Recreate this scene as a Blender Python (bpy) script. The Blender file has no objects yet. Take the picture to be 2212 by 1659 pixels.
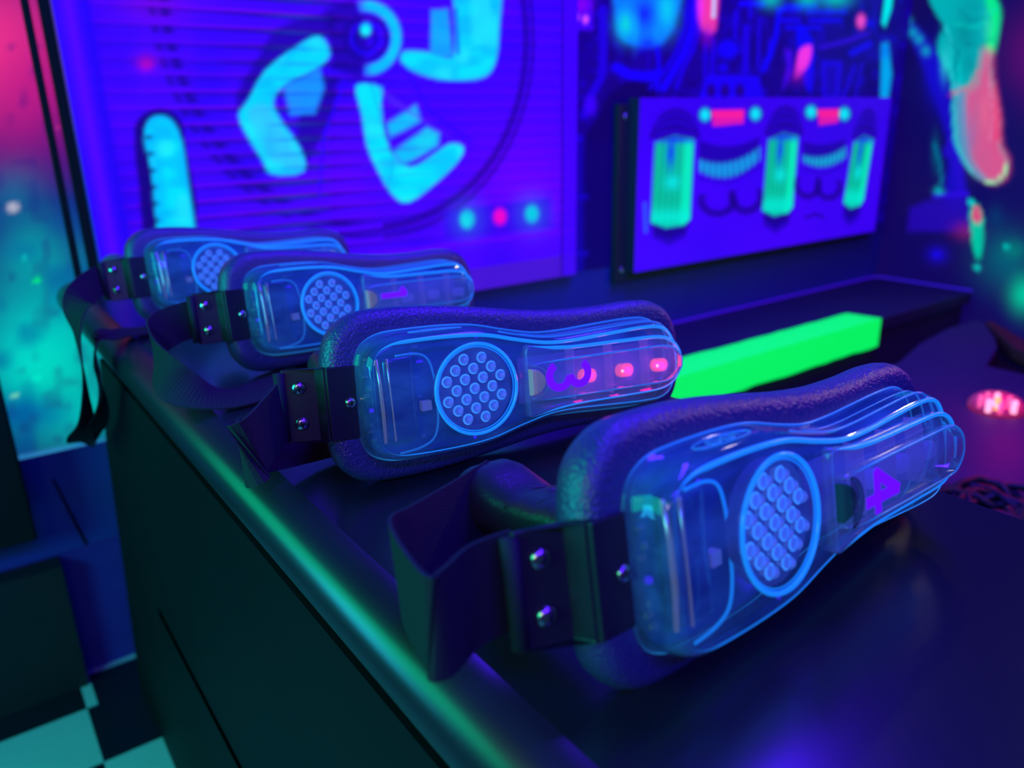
import bpy, bmesh, math, random
import numpy as np
from mathutils import Matrix, Vector
random.seed(7); rng=np.random.RandomState(5)
C=bpy.context.scene.collection

# ---------------------------------------------------------------- camera, world, lights, exposure
CZ=0.992                                   # camera height above the floor (m)
F_PX,PITCH,ROLL,YAW=1694.9031,0.32815,0.018,0.62648
def cam_axes():
    fwd=np.array([math.sin(YAW)*math.cos(PITCH),math.cos(YAW)*math.cos(PITCH),-math.sin(PITCH)])
    r0=np.array([math.cos(YAW),-math.sin(YAW),0.]);d0=np.cross(fwd,r0)
    r=math.cos(ROLL)*r0+math.sin(ROLL)*d0;d=-math.sin(ROLL)*r0+math.cos(ROLL)*d0
    return r,d,fwd
AX=cam_axes()
cd=bpy.data.cameras.new('camera');cam=bpy.data.objects.new('camera',cd);C.objects.link(cam)
cd.sensor_fit='HORIZONTAL';cd.sensor_width=36.0;cd.lens=36.0*F_PX/2212.0;cd.clip_start=0.02;cd.clip_end=50
r,d,fw=AX
cam.matrix_world=Matrix(((r[0],-d[0],-fw[0],0),(r[1],-d[1],-fw[1],0),(r[2],-d[2],-fw[2],CZ),(0,0,0,1)))
cd.dof.use_dof=True;cd.dof.focus_distance=0.48;cd.dof.aperture_fstop=5.6
sc=bpy.context.scene;sc.camera=cam
sc.view_settings.view_transform='Standard';sc.view_settings.look='None';sc.view_settings.gamma=1.0
sc.view_settings.exposure=0.0;sc.view_settings.use_curve_mapping=False
w=bpy.data.worlds.new('dark_hall');sc.world=w;w.use_nodes=True
w.node_tree.nodes['Background'].inputs[0].default_value=(0.010,0.006,0.10,1);w.node_tree.nodes['Background'].inputs[1].default_value=0.35

def area(name,loc,target,size,power,color,size_y=None):
    L=bpy.data.lights.new(name,'AREA');L.energy=power;L.color=color;L.size=size
    if size_y: L.shape='RECTANGLE';L.size_y=size_y
    o=bpy.data.objects.new(name,L);C.objects.link(o);o.location=loc
    v=Vector(target)-Vector(loc);o.rotation_euler=v.to_track_quat('-Z','Y').to_euler();return o
UV=(0.06,0.008,1.0)
area('blacklight_tube',(1.15,0.55,2.35),(0.7,0.9,0.6),1.6,55,UV,0.25)
area('blacklight_tube_front',(0.05,-0.75,1.75),(0.35,0.5,0.8),0.9,14,UV,0.15)
area('green_stage_light',(-1.25,1.05,1.30),(0.1,1.0,0.75),2.4,26,(0.0,1.0,0.42),0.6)
area('teal_floor_light',(-0.9,0.5,0.9),(0.0,1.2,0.0),0.4,6,(0.02,0.6,1.0))
area('red_stage_light',(2.5,0.3,1.2),(1.7,0.6,0.4),0.2,1.6,(1.0,0.0,0.22))
area('small_white_lamp',(1.22,0.66,1.42),(0.37,0.2,0.83),0.05,0.10,(1.0,0.84,0.62))
area('small_warm_lamp',(1.45,0.13,1.32),(0.36,0.2,0.82),0.06,0.9,(1.0,0.80,0.50))
area('white_lamp_left',(-0.55,-0.35,1.25),(0.2,0.3,0.8),0.12,0.8,(1.0,0.85,0.8))

# ---------------------------------------------------------------- helpers
def srgb(r,g,b):
    f=lambda c:((c/255.)/12.92 if c/255.<=0.04045 else ((c/255.+0.055)/1.055)**2.4)
    return (f(r),f(g),f(b))
def mat(name,base=(0.5,0.5,0.5),rough=0.5,metal=0.0,emit=None,es=0.0,spec=0.5,bump=None,bscale=300,coat=0.0,noise=None):
    m=bpy.data.materials.new(name);m.use_nodes=True;nt=m.node_tree;p=nt.nodes['Principled BSDF']
    p.inputs['Base Color'].default_value=(*base,1);p.inputs['Roughness'].default_value=rough;p.inputs['Metallic'].default_value=metal
    p.inputs['Specular IOR Level'].default_value=spec;p.inputs['Coat Weight'].default_value=coat
    if emit: p.inputs['Emission Color'].default_value=(*emit,1);p.inputs['Emission Strength'].default_value=es
    tc=nt.nodes.new('ShaderNodeTexCoord')
    if bump:
        n=nt.nodes.new('ShaderNodeTexNoise');n.inputs['Scale'].default_value=bscale;n.inputs['Detail'].default_value=3
        nt.links.new(tc.outputs['Object'],n.inputs['Vector'])
        b=nt.nodes.new('ShaderNodeBump');b.inputs['Strength'].default_value=bump;b.inputs['Distance'].default_value=0.001
        nt.links.new(n.outputs['Fac'],b.inputs['Height']);nt.links.new(b.outputs['Normal'],p.inputs['Normal'])
    if noise:
        n=nt.nodes.new('ShaderNodeTexNoise');n.inputs['Scale'].default_value=noise[0];n.inputs['Detail'].default_value=4
        nt.links.new(tc.outputs['Object'],n.inputs['Vector'])
        cr=nt.nodes.new('ShaderNodeMix');cr.data_type='RGBA';cr.inputs[6].default_value=(*base,1);cr.inputs[7].default_value=(*noise[1],1)
        nt.links.new(n.outputs['Fac'],cr.inputs[0]);nt.links.new(cr.outputs[2],p.inputs['Base Color'])
    return m
def clear(name,tint=(0.8,0.9,1),diff=(0.05,0.25,0.9),fd=0.14,gloss=0.9,rough=0.06,emit=None,es=0,cloud=None):
    """thin clear plastic: transparent + a little coloured scatter + fresnel gloss"""
    m=bpy.data.materials.new(name);m.use_nodes=True;nt=m.node_tree;nt.nodes.clear();N=nt.nodes.new;K=nt.links.new
    out=N('ShaderNodeOutputMaterial');tr=N('ShaderNodeBsdfTransparent');tr.inputs[0].default_value=(*tint,1)
    df=N('ShaderNodeBsdfDiffuse');df.inputs[0].default_value=(*diff,1)
    gl=N('ShaderNodeBsdfGlossy');gl.inputs['Roughness'].default_value=rough;gl.inputs[0].default_value=(gloss,gloss,gloss,1)
    fr=N('ShaderNodeFresnel');fr.inputs[0].default_value=1.49
    m1=N('ShaderNodeMixShader');m1.inputs[0].default_value=fd;K(tr.outputs[0],m1.inputs[1])
    if cloud:
        tc=N('ShaderNodeTexCoord');mp=N('ShaderNodeMapping');mp.inputs['Scale'].default_value=(.35,1,1);K(tc.outputs['Object'],mp.inputs[0])
        nz=N('ShaderNodeTexNoise');nz.inputs['Scale'].default_value=cloud[0];nz.inputs['Detail'].default_value=4;K(mp.outputs[0],nz.inputs['Vector'])
        mr=N('ShaderNodeMapRange');mr.inputs[1].default_value=.35;mr.inputs[2].default_value=.7;mr.inputs[3].default_value=fd*.4;mr.inputs[4].default_value=fd*cloud[1];K(nz.outputs['Fac'],mr.inputs[0]);K(mr.outputs[0],m1.inputs[0])
    if emit:
        em=N('ShaderNodeEmission');em.inputs[0].default_value=(*emit,1);em.inputs[1].default_value=es
        ad=N('ShaderNodeAddShader');K(df.outputs[0],ad.inputs[0]);K(em.outputs[0],ad.inputs[1]);K(ad.outputs[0],m1.inputs[2])
    else: K(df.outputs[0],m1.inputs[2])
    m2=N('ShaderNodeMixShader');K(fr.outputs[0],m2.inputs[0]);K(m1.outputs[0],m2.inputs[1]);K(gl.outputs[0],m2.inputs[2])
    K(m2.outputs[0],out.inputs[0]);return m
def paint_mat(name,glow=0.5,rough=0.6,spec=0.3):
    m=bpy.data.materials.new(name);m.use_nodes=True;nt=m.node_tree;p=nt.nodes['Principled BSDF']
    a=nt.nodes.new('ShaderNodeAttribute');a.attribute_name='paint'
    mu_=nt.nodes.new('ShaderNodeVectorMath');mu_.operation='SCALE';mu_.inputs['Scale'].default_value=0.3;nt.links.new(a.outputs['Color'],mu_.inputs[0]);nt.links.new(mu_.outputs[0],p.inputs['Base Color']);nt.links.new(a.outputs['Color'],p.inputs['Emission Color'])
    p.inputs['Emission Strength'].default_value=glow;p.inputs['Roughness'].default_value=rough;p.inputs['Specular IOR Level'].default_value=spec
    return m
def link(name,me,mats,parent=None,smooth=False):
    if not isinstance(mats,(list,tuple)): mats=[mats]
    for m in mats: me.materials.append(m)
    o=bpy.data.objects.new(name,me);C.objects.link(o)
    if parent: o.parent=parent
    if smooth:
        for p in me.polygons:p.use_smooth=True
    return o
def tag(o,label=None,cat=None,group=None,kind=None):
    if label:o['label']=label
    if cat:o['category']=cat
    if group:o['group']=group
    if kind:o['kind']=kind
    return o
def empty(name,loc,label,cat,group=None,M=None):
    o=bpy.data.objects.new(name,None);C.objects.link(o);o.empty_display_size=0.02
    if M is not None:o.matrix_world=M
    else:o.location=loc
    return tag(o,label,cat,group)
class MB:
    def __init__(s): s.v=[];s.f=[];s.m=[]
    def add(s,vs,fs,mi=0):
        b=len(s.v);s.v+= [tuple(map(float,x)) for x in vs];s.f+=[tuple(b+i for i in f) for f in fs];s.m+=[mi]*len(fs);return s
    def box(s,x0,x1,y0,y1,z0,z1,mi=0):
        v=[(x,y,z) for z in(z0,z1) for y in(y0,y1) for x in(x0,x1)]
        return s.add(v,[(0,2,3,1),(4,5,7,6),(0,1,5,4),(2,6,7,3),(0,4,6,2),(1,3,7,5)],mi)
    def rings(s,rs,cap0=True,cap1=True,closed=True,mi=0):
        n=len(rs[0]);v=[p for r_ in rs for p in r_];f=[]
        m=n if closed else n-1
        for k in range(len(rs)-1):
            for i in range(m):
                j=(i+1)%n;f.append((k*n+i,k*n+j,(k+1)*n+j,(k+1)*n+i))
        if cap0:f.append(tuple(range(n-1,-1,-1)))
        if cap1:f.append(tuple((len(rs)-1)*n+i for i in range(n)))
        return s.add(v,f,mi)
    def tube(s,pts,rad,n=8,closed=False,mi=0,squash=1.0):
        P=[Vector(p) for p in pts];L=len(P);rs=[];up=None
        for i in range(L):
            a=P[(i-1)%L] if (closed or i>0) else P[i];b=P[(i+1)%L] if (closed or i<L-1) else P[i]
            t=(b-a).normalized()
            if up is None: up=Vector((0,0,1)) if abs(t.z)<.9 else Vector((1,0,0))
            sd=t.cross(up).normalized();up=sd.cross(t).normalized()
            rr=rad[i] if hasattr(rad,'__len__') else rad
            rs.append([P[i]+sd*math.cos(2*math.pi*k/n)*rr+up*math.sin(2*math.pi*k/n)*rr*squash for k in range(n)])
        if closed: rs.append(rs[0]);return s.rings(rs,False,False,True,mi)
        return s.rings(rs,True,True,True,mi)
    def dome(s,c,r,h,ax=2,n=16,k=5,mi=0,base=0.0):
        rs=[]
        if base>0: rs.append([(c[0]+r*math.cos(a),c[1]+r*math.sin(a),c[2]) for a in [2*math.pi*i/n for i in range(n)]])
        for j in range(k):
            t=j/k*math.pi/2;rs.append([(c[0]+r*math.cos(t)*math.cos(a),c[1]+r*math.cos(t)*math.sin(a),c[2]+base+h*math.sin(t)) for a in [2*math.pi*i/n for i in range(n)]])
        t=.985*math.pi/2;rs.append([(c[0]+r*math.cos(t)*math.cos(a),c[1]+r*math.cos(t)*math.sin(a),c[2]+base+h) for a in [2*math.pi*i/n for i in range(n)]])
        return s.rings(rs,True,True,True,mi)
    def mesh(s,name,scale=1.0,bevel=0,seg=2):
        me=bpy.data.meshes.new(name);me.from_pydata([(x*scale,y*scale,z*scale) for x,y,z in s.v],[],s.f)
        me.polygons.foreach_set('material_index',s.m);me.update()
        bm=bmesh.new();bm.from_mesh(me);bmesh.ops.remove_doubles(bm,verts=bm.verts,dist=1e-7)
        if bevel:
            bmesh.ops.bevel(bm,geom=[e for e in bm.edges if len(e.link_faces)==2 and e.calc_face_angle(0)>.6],offset=bevel,segments=seg,affect='EDGES',profile=.5)
        bmesh.ops.recalc_face_normals(bm,faces=bm.faces);bm.to_mesh(me);bm.free();return me
def box(name,x0,x1,y0,y1,z0,z1,m,parent=None,bevel=0,scale=1.0,smooth=False):
    return link(name,MB().box(x0,x1,y0,y1,z0,z1).mesh(name,scale,bevel),m,parent,smooth)
def catmull(ctrl,n,closed=True):
    P=np.array(ctrl,float);L=len(P);out=[]
    segs=L if closed else L-1
    for i in range(segs):
        if closed: p0,p1,p2,p3=P[(i-1)%L],P[i],P[(i+1)%L],P[(i+2)%L]
        else: p0,p1,p2,p3=P[max(i-1,0)],P[i],P[i+1],P[min(i+2,L-1)]
        for t in np.arange(n)/n:
            out.append(.5*((2*p1)+(-p0+p2)*t+(2*p0-5*p1+4*p2-p3)*t*t+(-p0+3*p1-3*p2+p3)*t**3))
    if not closed: out.append(P[-1])
    return np.array(out)
def sym(top):
    """closed outline from its upper half (u,v) listed left to right, ends on v=0"""
    lo=[(u,-v) for u,v in reversed(top[1:-1])]
    return catmull(list(top)+lo,6)
def offset(loop,d):
    """move a closed clockwise loop inwards by d"""
    a=np.roll(loop,1,0);b=np.roll(loop,-1,0);t=b-a;t/=np.linalg.norm(t,axis=1)[:,None]+1e-9
    n=np.stack([t[:,1],-t[:,0]],1)
    return loop+n*d
def at(loop,w): return [(p[0],p[1],w) for p in loop]

# ---------------------------------------------------------------- painting: surfaces coloured vertex by vertex like a mural
def sd_poly(X,Y,poly):
    P=np.array(poly,float);n=len(P);d=np.full(X.shape,1e9);ins=np.zeros(X.shape,bool)
    for i in range(n):
        a,b=P[i],P[(i+1)%n];e=b-a
        wx,wy=X-a[0],Y-a[1];t=np.clip((wx*e[0]+wy*e[1])/(e@e+1e-9),0,1)
        d=np.minimum(d,(wx-e[0]*t)**2+(wy-e[1]*t)**2)
        c=((a[1]<=Y)!=(b[1]<=Y))
        with np.errstate(divide='ignore',invalid='ignore'):
            xi=a[0]+(Y-a[1])/(b[1]-a[1]+1e-12)*e[0]
        ins^=(c&(X<xi))
    return np.where(ins,-np.sqrt(d),np.sqrt(d))
def sd_line(X,Y,pts):
    P=np.array(pts,float);d=np.full(X.shape,1e9)
    for a,b in zip(P[:-1],P[1:]):
        e=b-a;wx,wy=X-a[0],Y-a[1];t=np.clip((wx*e[0]+wy*e[1])/(e@e+1e-9),0,1)
        d=np.minimum(d,(wx-e[0]*t)**2+(wy-e[1]*t)**2)
    return np.sqrt(d)
def vnoise(X,Y,s,seed=0):
    r_=np.random.RandomState(seed).rand(64,64);x=X/s;y=Y/s
    xi=np.floor(x).astype(int);yi=np.floor(y).astype(int);fx=x-xi;fy=y-yi;fx=fx*fx*(3-2*fx);fy=fy*fy*(3-2*fy)
    g=lambda i,j:r_[i%64,j%64]
    return (g(xi,yi)*(1-fx)+g(xi+1,yi)*fx)*(1-fy)+(g(xi,yi+1)*(1-fx)+g(xi+1,yi+1)*fx)*fy
class Canvas:
    """a flat board split into a fine grid; strokes are traced from the mural"""
    def __init__(s,plane,val,a0,a1,z0,z1,step=0.005):
        na=max(2,int(round((a1-a0)/step))+1);nz=max(2,int(round((z1-z0)/step))+1)
        A,Z=np.meshgrid(np.linspace(a0,a1,na),np.linspace(z0,z1,nz))
        s.na,s.nz=na,nz;s.A,s.Z=A,Z
        if plane=='y': s.P=np.stack([A,np.full_like(A,val),Z],-1)
        else: s.P=np.stack([np.full_like(A,val),A,Z],-1)
        q=s.P-np.array([0,0,CZ]);r,d,f=AX;dz=q@f
        s.X=1106+F_PX*(q@r)/dz;s.Y=829.5+F_PX*(q@d)/dz
        s.col=np.zeros(A.shape+(3,))
    def fill(s,c): s.col[:]=srgb(*c);return s
    def blend(s,m,c):
        m=np.clip(m,0,1)[...,None];s.col=s.col*(1-m)+np.array(srgb(*c))*m
    def poly(s,p,c,soft=4,a=1,sm=True):
        if sm and len(p)>=6: p=catmull(p,3)
        s.blend(a*np.clip(.5-sd_poly(s.X,s.Y,p)/soft,0,1),c)
    def line(s,p,c,wd=4,soft=3,a=1): s.blend(a*np.clip((wd/2-sd_line(s.X,s.Y,p))/soft+.5,0,1),c)
    def blob(s,x,y,rx,ry,c,a=1,p=1.0): s.blend(a*np.exp(-(((s.X-x)/rx)**2+((s.Y-y)/ry)**2)**p),c)
    def obj(s,name,m,parent=None,origin=None):
        P=s.P.reshape(-1,3)
        if origin is not None:P=P-np.array(origin)
        n=s.na;I=np.arange(s.na*s.nz).reshape(s.nz,s.na)
        F=np.stack([I[:-1,:-1],I[:-1,1:],I[1:,1:],I[1:,:-1]],-1).reshape(-1,4)
        me=bpy.data.meshes.new(name);me.vertices.add(len(P));me.vertices.foreach_set('co',P.ravel())
        me.loops.add(F.size);me.loops.foreach_set('vertex_index',F.ravel())
        me.polygons.add(len(F));me.polygons.foreach_set('loop_start',np.arange(0,F.size,4));me.polygons.foreach_set('loop_total',np.full(len(F),4))
        me.update(calc_edges=True)
        at_=me.color_attributes.new('paint','FLOAT_COLOR','POINT')
        c=np.concatenate([s.col.reshape(-1,3),np.ones((len(P),1))],1);at_.data.foreach_set('color',c.ravel().astype(np.float32))
        return link(name,me,m,parent)
def Z(mm): return CZ+mm/1000.

# ---------------------------------------------------------------- materials
M_pad=mat('padded vinyl',(0.048,0.055,0.18),0.30,bump=1.0,bscale=520,spec=0.9)  # black pad; the blue blacklight bounce is put into its base colour
M_black=mat('black nylon',(0.018,0.022,0.03),0.6,spec=0.4,bump=.4,bscale=1500)
M_web=mat('strap webbing',(0.022,0.024,0.035),0.7,spec=0.3,bump=.8,bscale=1200)
M_plastic=mat('black satin plastic',(0.022,0.022,0.03),0.38,spec=0.5)
M_grip=mat('moulded rubber grip',(0.03,0.03,0.045),0.33,spec=0.6,bump=.35,bscale=700)
M_steel=mat('zinc plated steel',(0.75,0.72,0.72),0.25,1.0)
M_hole=mat('screw recess',(0.02,0.02,0.02),0.6)
M_shell=clear('clear polycarbonate shell',(0.80,0.92,1.0),(0.12,0.34,0.85),0.26,0.9,0.07,emit=(0.014,0.095,0.25),es=0.8,cloud=(60,1.2))  # bluish fill light inside the shell is put in as emission
M_shell2=clear('clear raised barrel',(0.93,0.97,1.0),(0.3,0.35,0.8),0.12,0.9,0.08,emit=(0.05,0.09,0.36),es=0.6,cloud=(45,2.0))  # lavender haze and cloudy streaks put in as emission and noise
M_edge=mat('glowing shell edge',(0.05,0.30,0.8),0.2,emit=srgb(20,150,245),es=0.62)
M_edge2=mat('faint shell edge',(0.05,0.25,0.5),0.2,emit=srgb(30,120,200),es=0.5)
M_board=mat('dark circuit board',(0.03,0.07,0.25),0.35,spec=0.5,noise=(55,(0.05,0.13,0.35)))
M_dish=mat('grey sensor dish',(0.12,0.11,0.25),0.3,emit=(0.02,0.015,0.13),es=0.35)
M_led=clear('clear led dome',(0.6,0.75,1.0),(0.25,0.4,1.0),0.34,1.0,0.08,emit=(0.14,0.26,0.95),es=0.75)
M_ledring=mat('led collar',(0.2,0.45,0.9),0.2,emit=srgb(70,160,255),es=0.85)
M_leddot=mat('led chip',(0.02,0.02,0.08),0.4)
M_chip=mat('chip grey',(0.25,0.25,0.42),.4)
M_batt=mat('battery wrap',(0.05,0.06,0.22),0.18,spec=0.8,coat=.6)
M_glint=mat('battery highlight streak',(0.80,0.72,0.72),0.28,1.0,emit=(0.30,0.24,0.30),es=0.22)
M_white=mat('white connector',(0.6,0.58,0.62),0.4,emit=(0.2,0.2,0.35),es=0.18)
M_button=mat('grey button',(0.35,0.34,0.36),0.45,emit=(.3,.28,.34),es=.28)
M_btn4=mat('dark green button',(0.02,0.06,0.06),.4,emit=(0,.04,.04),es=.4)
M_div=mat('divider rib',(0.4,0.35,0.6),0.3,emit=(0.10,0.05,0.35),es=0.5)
M_redled=mat('lit red led',(0.9,0.1,0.05),0.3,emit=(1.0,0.085,0.02),es=1.5)
M_hot=mat('led filament',(1,1,.5),0.3,emit=(1.0,0.75,0.18),es=2.0)
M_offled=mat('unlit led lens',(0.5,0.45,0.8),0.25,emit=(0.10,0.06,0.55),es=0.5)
M_num=mat('purple number sticker',(0.25,0.02,0.7),0.4,emit=srgb(112,10,255),es=0.75)
M_speck=mat('purple glint part',(0.1,0.02,0.6),0.3,emit=(0.06,0.0,1.0),es=0.6)
M_counter=mat('black counter laminate',(0.012,0.012,0.022),0.22,spec=0.55,noise=(6,(0.02,0.02,0.03)))
M_rim=mat('black counter bullnose',(0.02,0.02,0.03),0.31,spec=0.7)
M_side=mat('black counter side',(0.009,0.012,0.017),0.6,spec=0.15,noise=(3,(0.003,0.004,0.007)))
M_bench=mat('dark bench paint',(0.05,0.045,0.10),0.55,noise=(9,(0.03,0.03,0.07)))
M_green=mat('fluorescent green foil',(0.02,0.85,0.12),0.45,emit=(0.0,0.95,0.09),es=0.92)
M_dark=mat('matt black',(0.010,0.010,0.013),0.8,spec=0.15)
M_void=mat('groove shadow gap',(0.0,0.0,0.0),1.0,spec=0.0)
M_wall=mat('dark blue wall paint',(0.05,0.05,0.22),0.7,noise=(5,(0.03,0.03,0.16)))
M_floorA=mat('white vinyl tile',(0.50,0.62,0.62),0.35,noise=(30,(0.42,0.55,0.56)))
M_floorB=mat('black vinyl tile',(0.008,0.010,0.022),0.4)
M_cover=mat('dark purple cover',(0.06,0.035,0.12),0.6,spec=0.3,noise=(7,(0.04,0.025,0.09)))
M_mural=paint_mat('fluorescent mural paint',0.9)
M_mural2=paint_mat('mural paint dim',0.85)

# ---------------------------------------------------------------- room shell
TOP=Z(-230.6)
def struct(o): o['kind']='structure';return o
fl=MB();T=.1555;xg=0.048;yg=1.229
x0=xg-14*T;y0=yg-16*T
for i in range(36):
    for j in range(18):
        if j==17: continue
        k=(i-14+j-16)%2
        fl.add([(x0+i*T,y0+j*T,0),(x0+(i+1)*T,y0+j*T,0),(x0+(i+1)*T,y0+(j+1)*T,0),(x0+i*T,y0+(j+1)*T,0)],[(0,1,2,3)],0 if k==1 else 1)
ye=y0+17*T
fl.add([(x0,ye,0),(.048,ye,0),(.048,1.5,0),(x0,1.5,0)],[(0,1,2,3)],1)
fl.add([(.048,ye,0),(.066,ye,0),(.066,1.482,0),(.048,1.5,0)],[(0,1,2,3)],0)
fl.add([(.048,1.5,0),(.066,1.482,0),(3.2,1.482,0),(3.2,1.5,0)],[(0,1,2,3)],0)
fl.add([(.066,ye,0),(3.2,ye,0),(3.2,1.482,0),(.066,1.482,0)],[(0,1,2,3)],1)
struct(link('floor',fl.mesh('floor'),[M_floorA,M_floorB]))
struct(box('wall_back',-2.2,3.2,1.515,1.60,0,2.6,M_wall))
struct(box('ceiling',-2.2,3.2,-1.6,1.6,2.6,2.66,M_dark))
# lower wall: painted board between the skirting and the nebula panel
struct(box('wall_lower',-1.5,2.72,1.50,1.5149,Z(-735),Z(-375),mat('blue lower wall board',(0.045,0.09,0.42),0.6,noise=(5,(0.03,0.05,0.33)))))
struct(box('wall_plinth',-1.5,2.72,1.498,1.5148,0,Z(-735.5),mat('violet plinth board',(0.10,0.05,0.40),0.65,noise=(14,(0.05,0.02,0.28)))))
g=MB();g.add([(.079,1.4985,Z(-592)),(.083,1.4985,Z(-592)),(.113,1.4985,Z(-733)),(.107,1.4985,Z(-733)),(.079,1.4999,Z(-592)),(.083,1.4999,Z(-592)),(.113,1.4999,Z(-733)),(.107,1.4999,Z(-733))],[(0,1,2,3),(4,7,6,5),(0,4,5,1),(1,5,6,2),(2,6,7,3),(3,7,4,0)])
struct(link('trim_1',g.mesh('trim_1'),M_dark))

# nebula painting, left of the fan mural
cv=Canvas('y',1.4995,-0.75,0.213,Z(-543),Z(620),0.006);cv.fill((18,8,120))
X,Y=cv.X,cv.Y;n1=vnoise(X,Y,60,1);n2=vnoise(X,Y,25,2);n3=vnoise(X,Y,110,3)
cv.blend(np.clip((430-Y)/200,0,1)*(.55+.5*n3),(120,0,110))
cv.blob(-10,100,130,150,(255,50,130),.95);cv.blob(60,190,90,110,(205,15,125),.6)
cv.blob(110,740,160,170,(0,190,180),1);cv.blob(80,800,90,110,(0,240,205),.85);cv.blob(30,420,60,60,(0,120,150),.5)
cv.blob(70,560,60,80,(0,170,165),.7);cv.blob(170,890,70,60,(0,235,200),.7);cv.blob(60,890,110,45,(0,80,170),.75)
cv.blend(np.clip(n1*1.5-.8,0,.5)*np.clip((Y-380)/200,0,1),(0,60,150));cv.blend(np.clip(n2*1.4-.9,0,.4),(20,10,120))
cv.line([(-20,1000),(60,988),(120,975),(230,955)],(60,160,230),10,8,.8)
for (a,b,rr,c) in [(80,606,9,(0,255,120)),(80,817,9,(0,255,210)),(32,856,6,(150,255,190)),(50,558,6,(0,240,200)),(100,845,4,(0,230,200)),(140,868,4,(0,240,190)),(128,278,5,(230,60,140)),(28,448,14,(200,190,200))]:
    cv.blob(a,b,rr,rr*.8,c,.9,2)
o=cv.obj('nebula_painting',M_mural2);tag(o,'glowing magenta and teal nebula painting on the wall left of the fan mural','painting')

# fan mural board
MX0,MX1=0.2165,1.272
cv=Canvas('y',1.478,MX0,MX1,Z(-375),Z(640),0.0045);X,Y,Am,Zm=cv.X,cv.Y,cv.A,cv.Z
cv.fill((58,0,240))
n=vnoise(X,Y,160,4);cv.blend(n*.5,(84,0,250));cv.blend(np.clip(vnoise(X,Y,90,9)*1.2-.5,0,.5),(30,0,225))
cv.blob(1130,400,130,110,(112,0,255),.8);cv.blob(330,10,80,40,(130,0,200),.6);cv.blob(740,390,70,90,(92,0,255),.8)
# slats
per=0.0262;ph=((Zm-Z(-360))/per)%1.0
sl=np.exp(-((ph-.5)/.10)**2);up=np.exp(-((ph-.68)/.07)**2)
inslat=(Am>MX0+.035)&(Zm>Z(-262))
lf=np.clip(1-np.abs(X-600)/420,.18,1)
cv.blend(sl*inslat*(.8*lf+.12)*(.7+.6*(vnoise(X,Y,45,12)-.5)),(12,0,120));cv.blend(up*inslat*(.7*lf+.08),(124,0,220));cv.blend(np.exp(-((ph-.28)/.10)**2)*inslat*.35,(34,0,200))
# opening ring of the fan
ctr=(0.752,Z(163));R_=np.hypot(Am-ctr[0],Zm-ctr[1])
for rad,wd,al in((.372,.010,.75),(.392,.006,.6)):
    cv.blend(al*np.exp(-((R_-rad)/wd)**2)*((Am>.75)|(ph<.62)),(14,0,110))
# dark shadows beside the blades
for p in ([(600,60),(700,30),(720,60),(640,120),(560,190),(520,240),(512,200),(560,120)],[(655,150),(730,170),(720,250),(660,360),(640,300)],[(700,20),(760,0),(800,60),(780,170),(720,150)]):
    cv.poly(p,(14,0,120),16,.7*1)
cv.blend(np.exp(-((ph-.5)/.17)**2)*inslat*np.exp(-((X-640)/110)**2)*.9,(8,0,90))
CY=(0,222,238)
cv.poly([(689,78),(641,101),(574,152),(537,216),(516,250),(537,297),(567,344),(587,375),(655,370),(648,321),(604,257),(590,216),(620,180),(680,150),(712,118)],CY,10)
cv.poly([(612,186),(690,150),(700,190),(680,245),(628,248)],(20,160,255),12,.85)
cv.poly([(535,240),(560,300),(590,350),(655,365),(640,320),(600,262),(575,225)],(60,190,250),14,.6)
cv.blend(sl*inslat*(X<715)*(X>500)*np.exp(-((X-640)/60)**2)*.6,(30,60,200))
cv.poly([(985,-60),(1078,-60),(1078,56),(1072,123),(1050,164),(989,173),(929,166),(872,140),(872,112),(929,114),(977,125),(984,60)],(0,215,250),10)
cv.poly([(877,118),(929,118),(985,130),(1060,100),(1068,130),(1045,160),(989,170),(929,160),(877,138)],(0,240,225),10,.7)
cv.poly([(932,22),(967,20),(978,125),(930,118)],(0,170,255),9,.9)
cv.line([(985,20),(990,115)],(20,30,210),7,5,.8)
cv.poly([(770,185),(783,250),(794,317),(821,376),(850,422),(884,436),(944,392),(990,346),(1000,318),(970,312),(929,340),(886,362),(850,336),(830,284),(822,224),(824,190)],(0,236,236),9)
cv.poly([(836,268),(898,228),(908,262),(843,296)],(0,190,250),12,.95)
cv.poly([(850,328),(922,276),(948,288),(945,315),(870,358)],(0,200,230),12,.95)
cv.poly([(820,190),(850,210),(975,300),(940,280),(830,215)],(90,40,230),8,.5)
cv.blend((np.abs(ph-.5)<.13)*inslat*np.exp(-((X-870)/70)**2-((Y-330)/80)**2)*.35,(50,30,210))
th_=np.degrees(np.arctan2(Y-82,X-790));Rh=np.hypot((X-790),(Y-82)*.95)
cv.blend(np.exp(-((Rh-66)/11)**4)*np.clip((100-np.abs(th_+5))/20,0,1),(0,205,245))
for rr,c in((45,(18,0,140)),(30,(30,0,235)),(22,(16,0,150))): cv.blend(np.exp(-((Rh-rr)/5)**2)*.8,c)
cv.blob(790,64,11,13,(0,255,245),1,2)
cv.line([(745,175),(700,290),(690,420)],(30,0,255),5,6,.7)
cv.line([(870,140),(930,240),(1020,310)],(36,0,255),6,5,.8)
cv.line([(800,180),(850,350),(835,420)],(16,0,130),5,4,.3)
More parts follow.
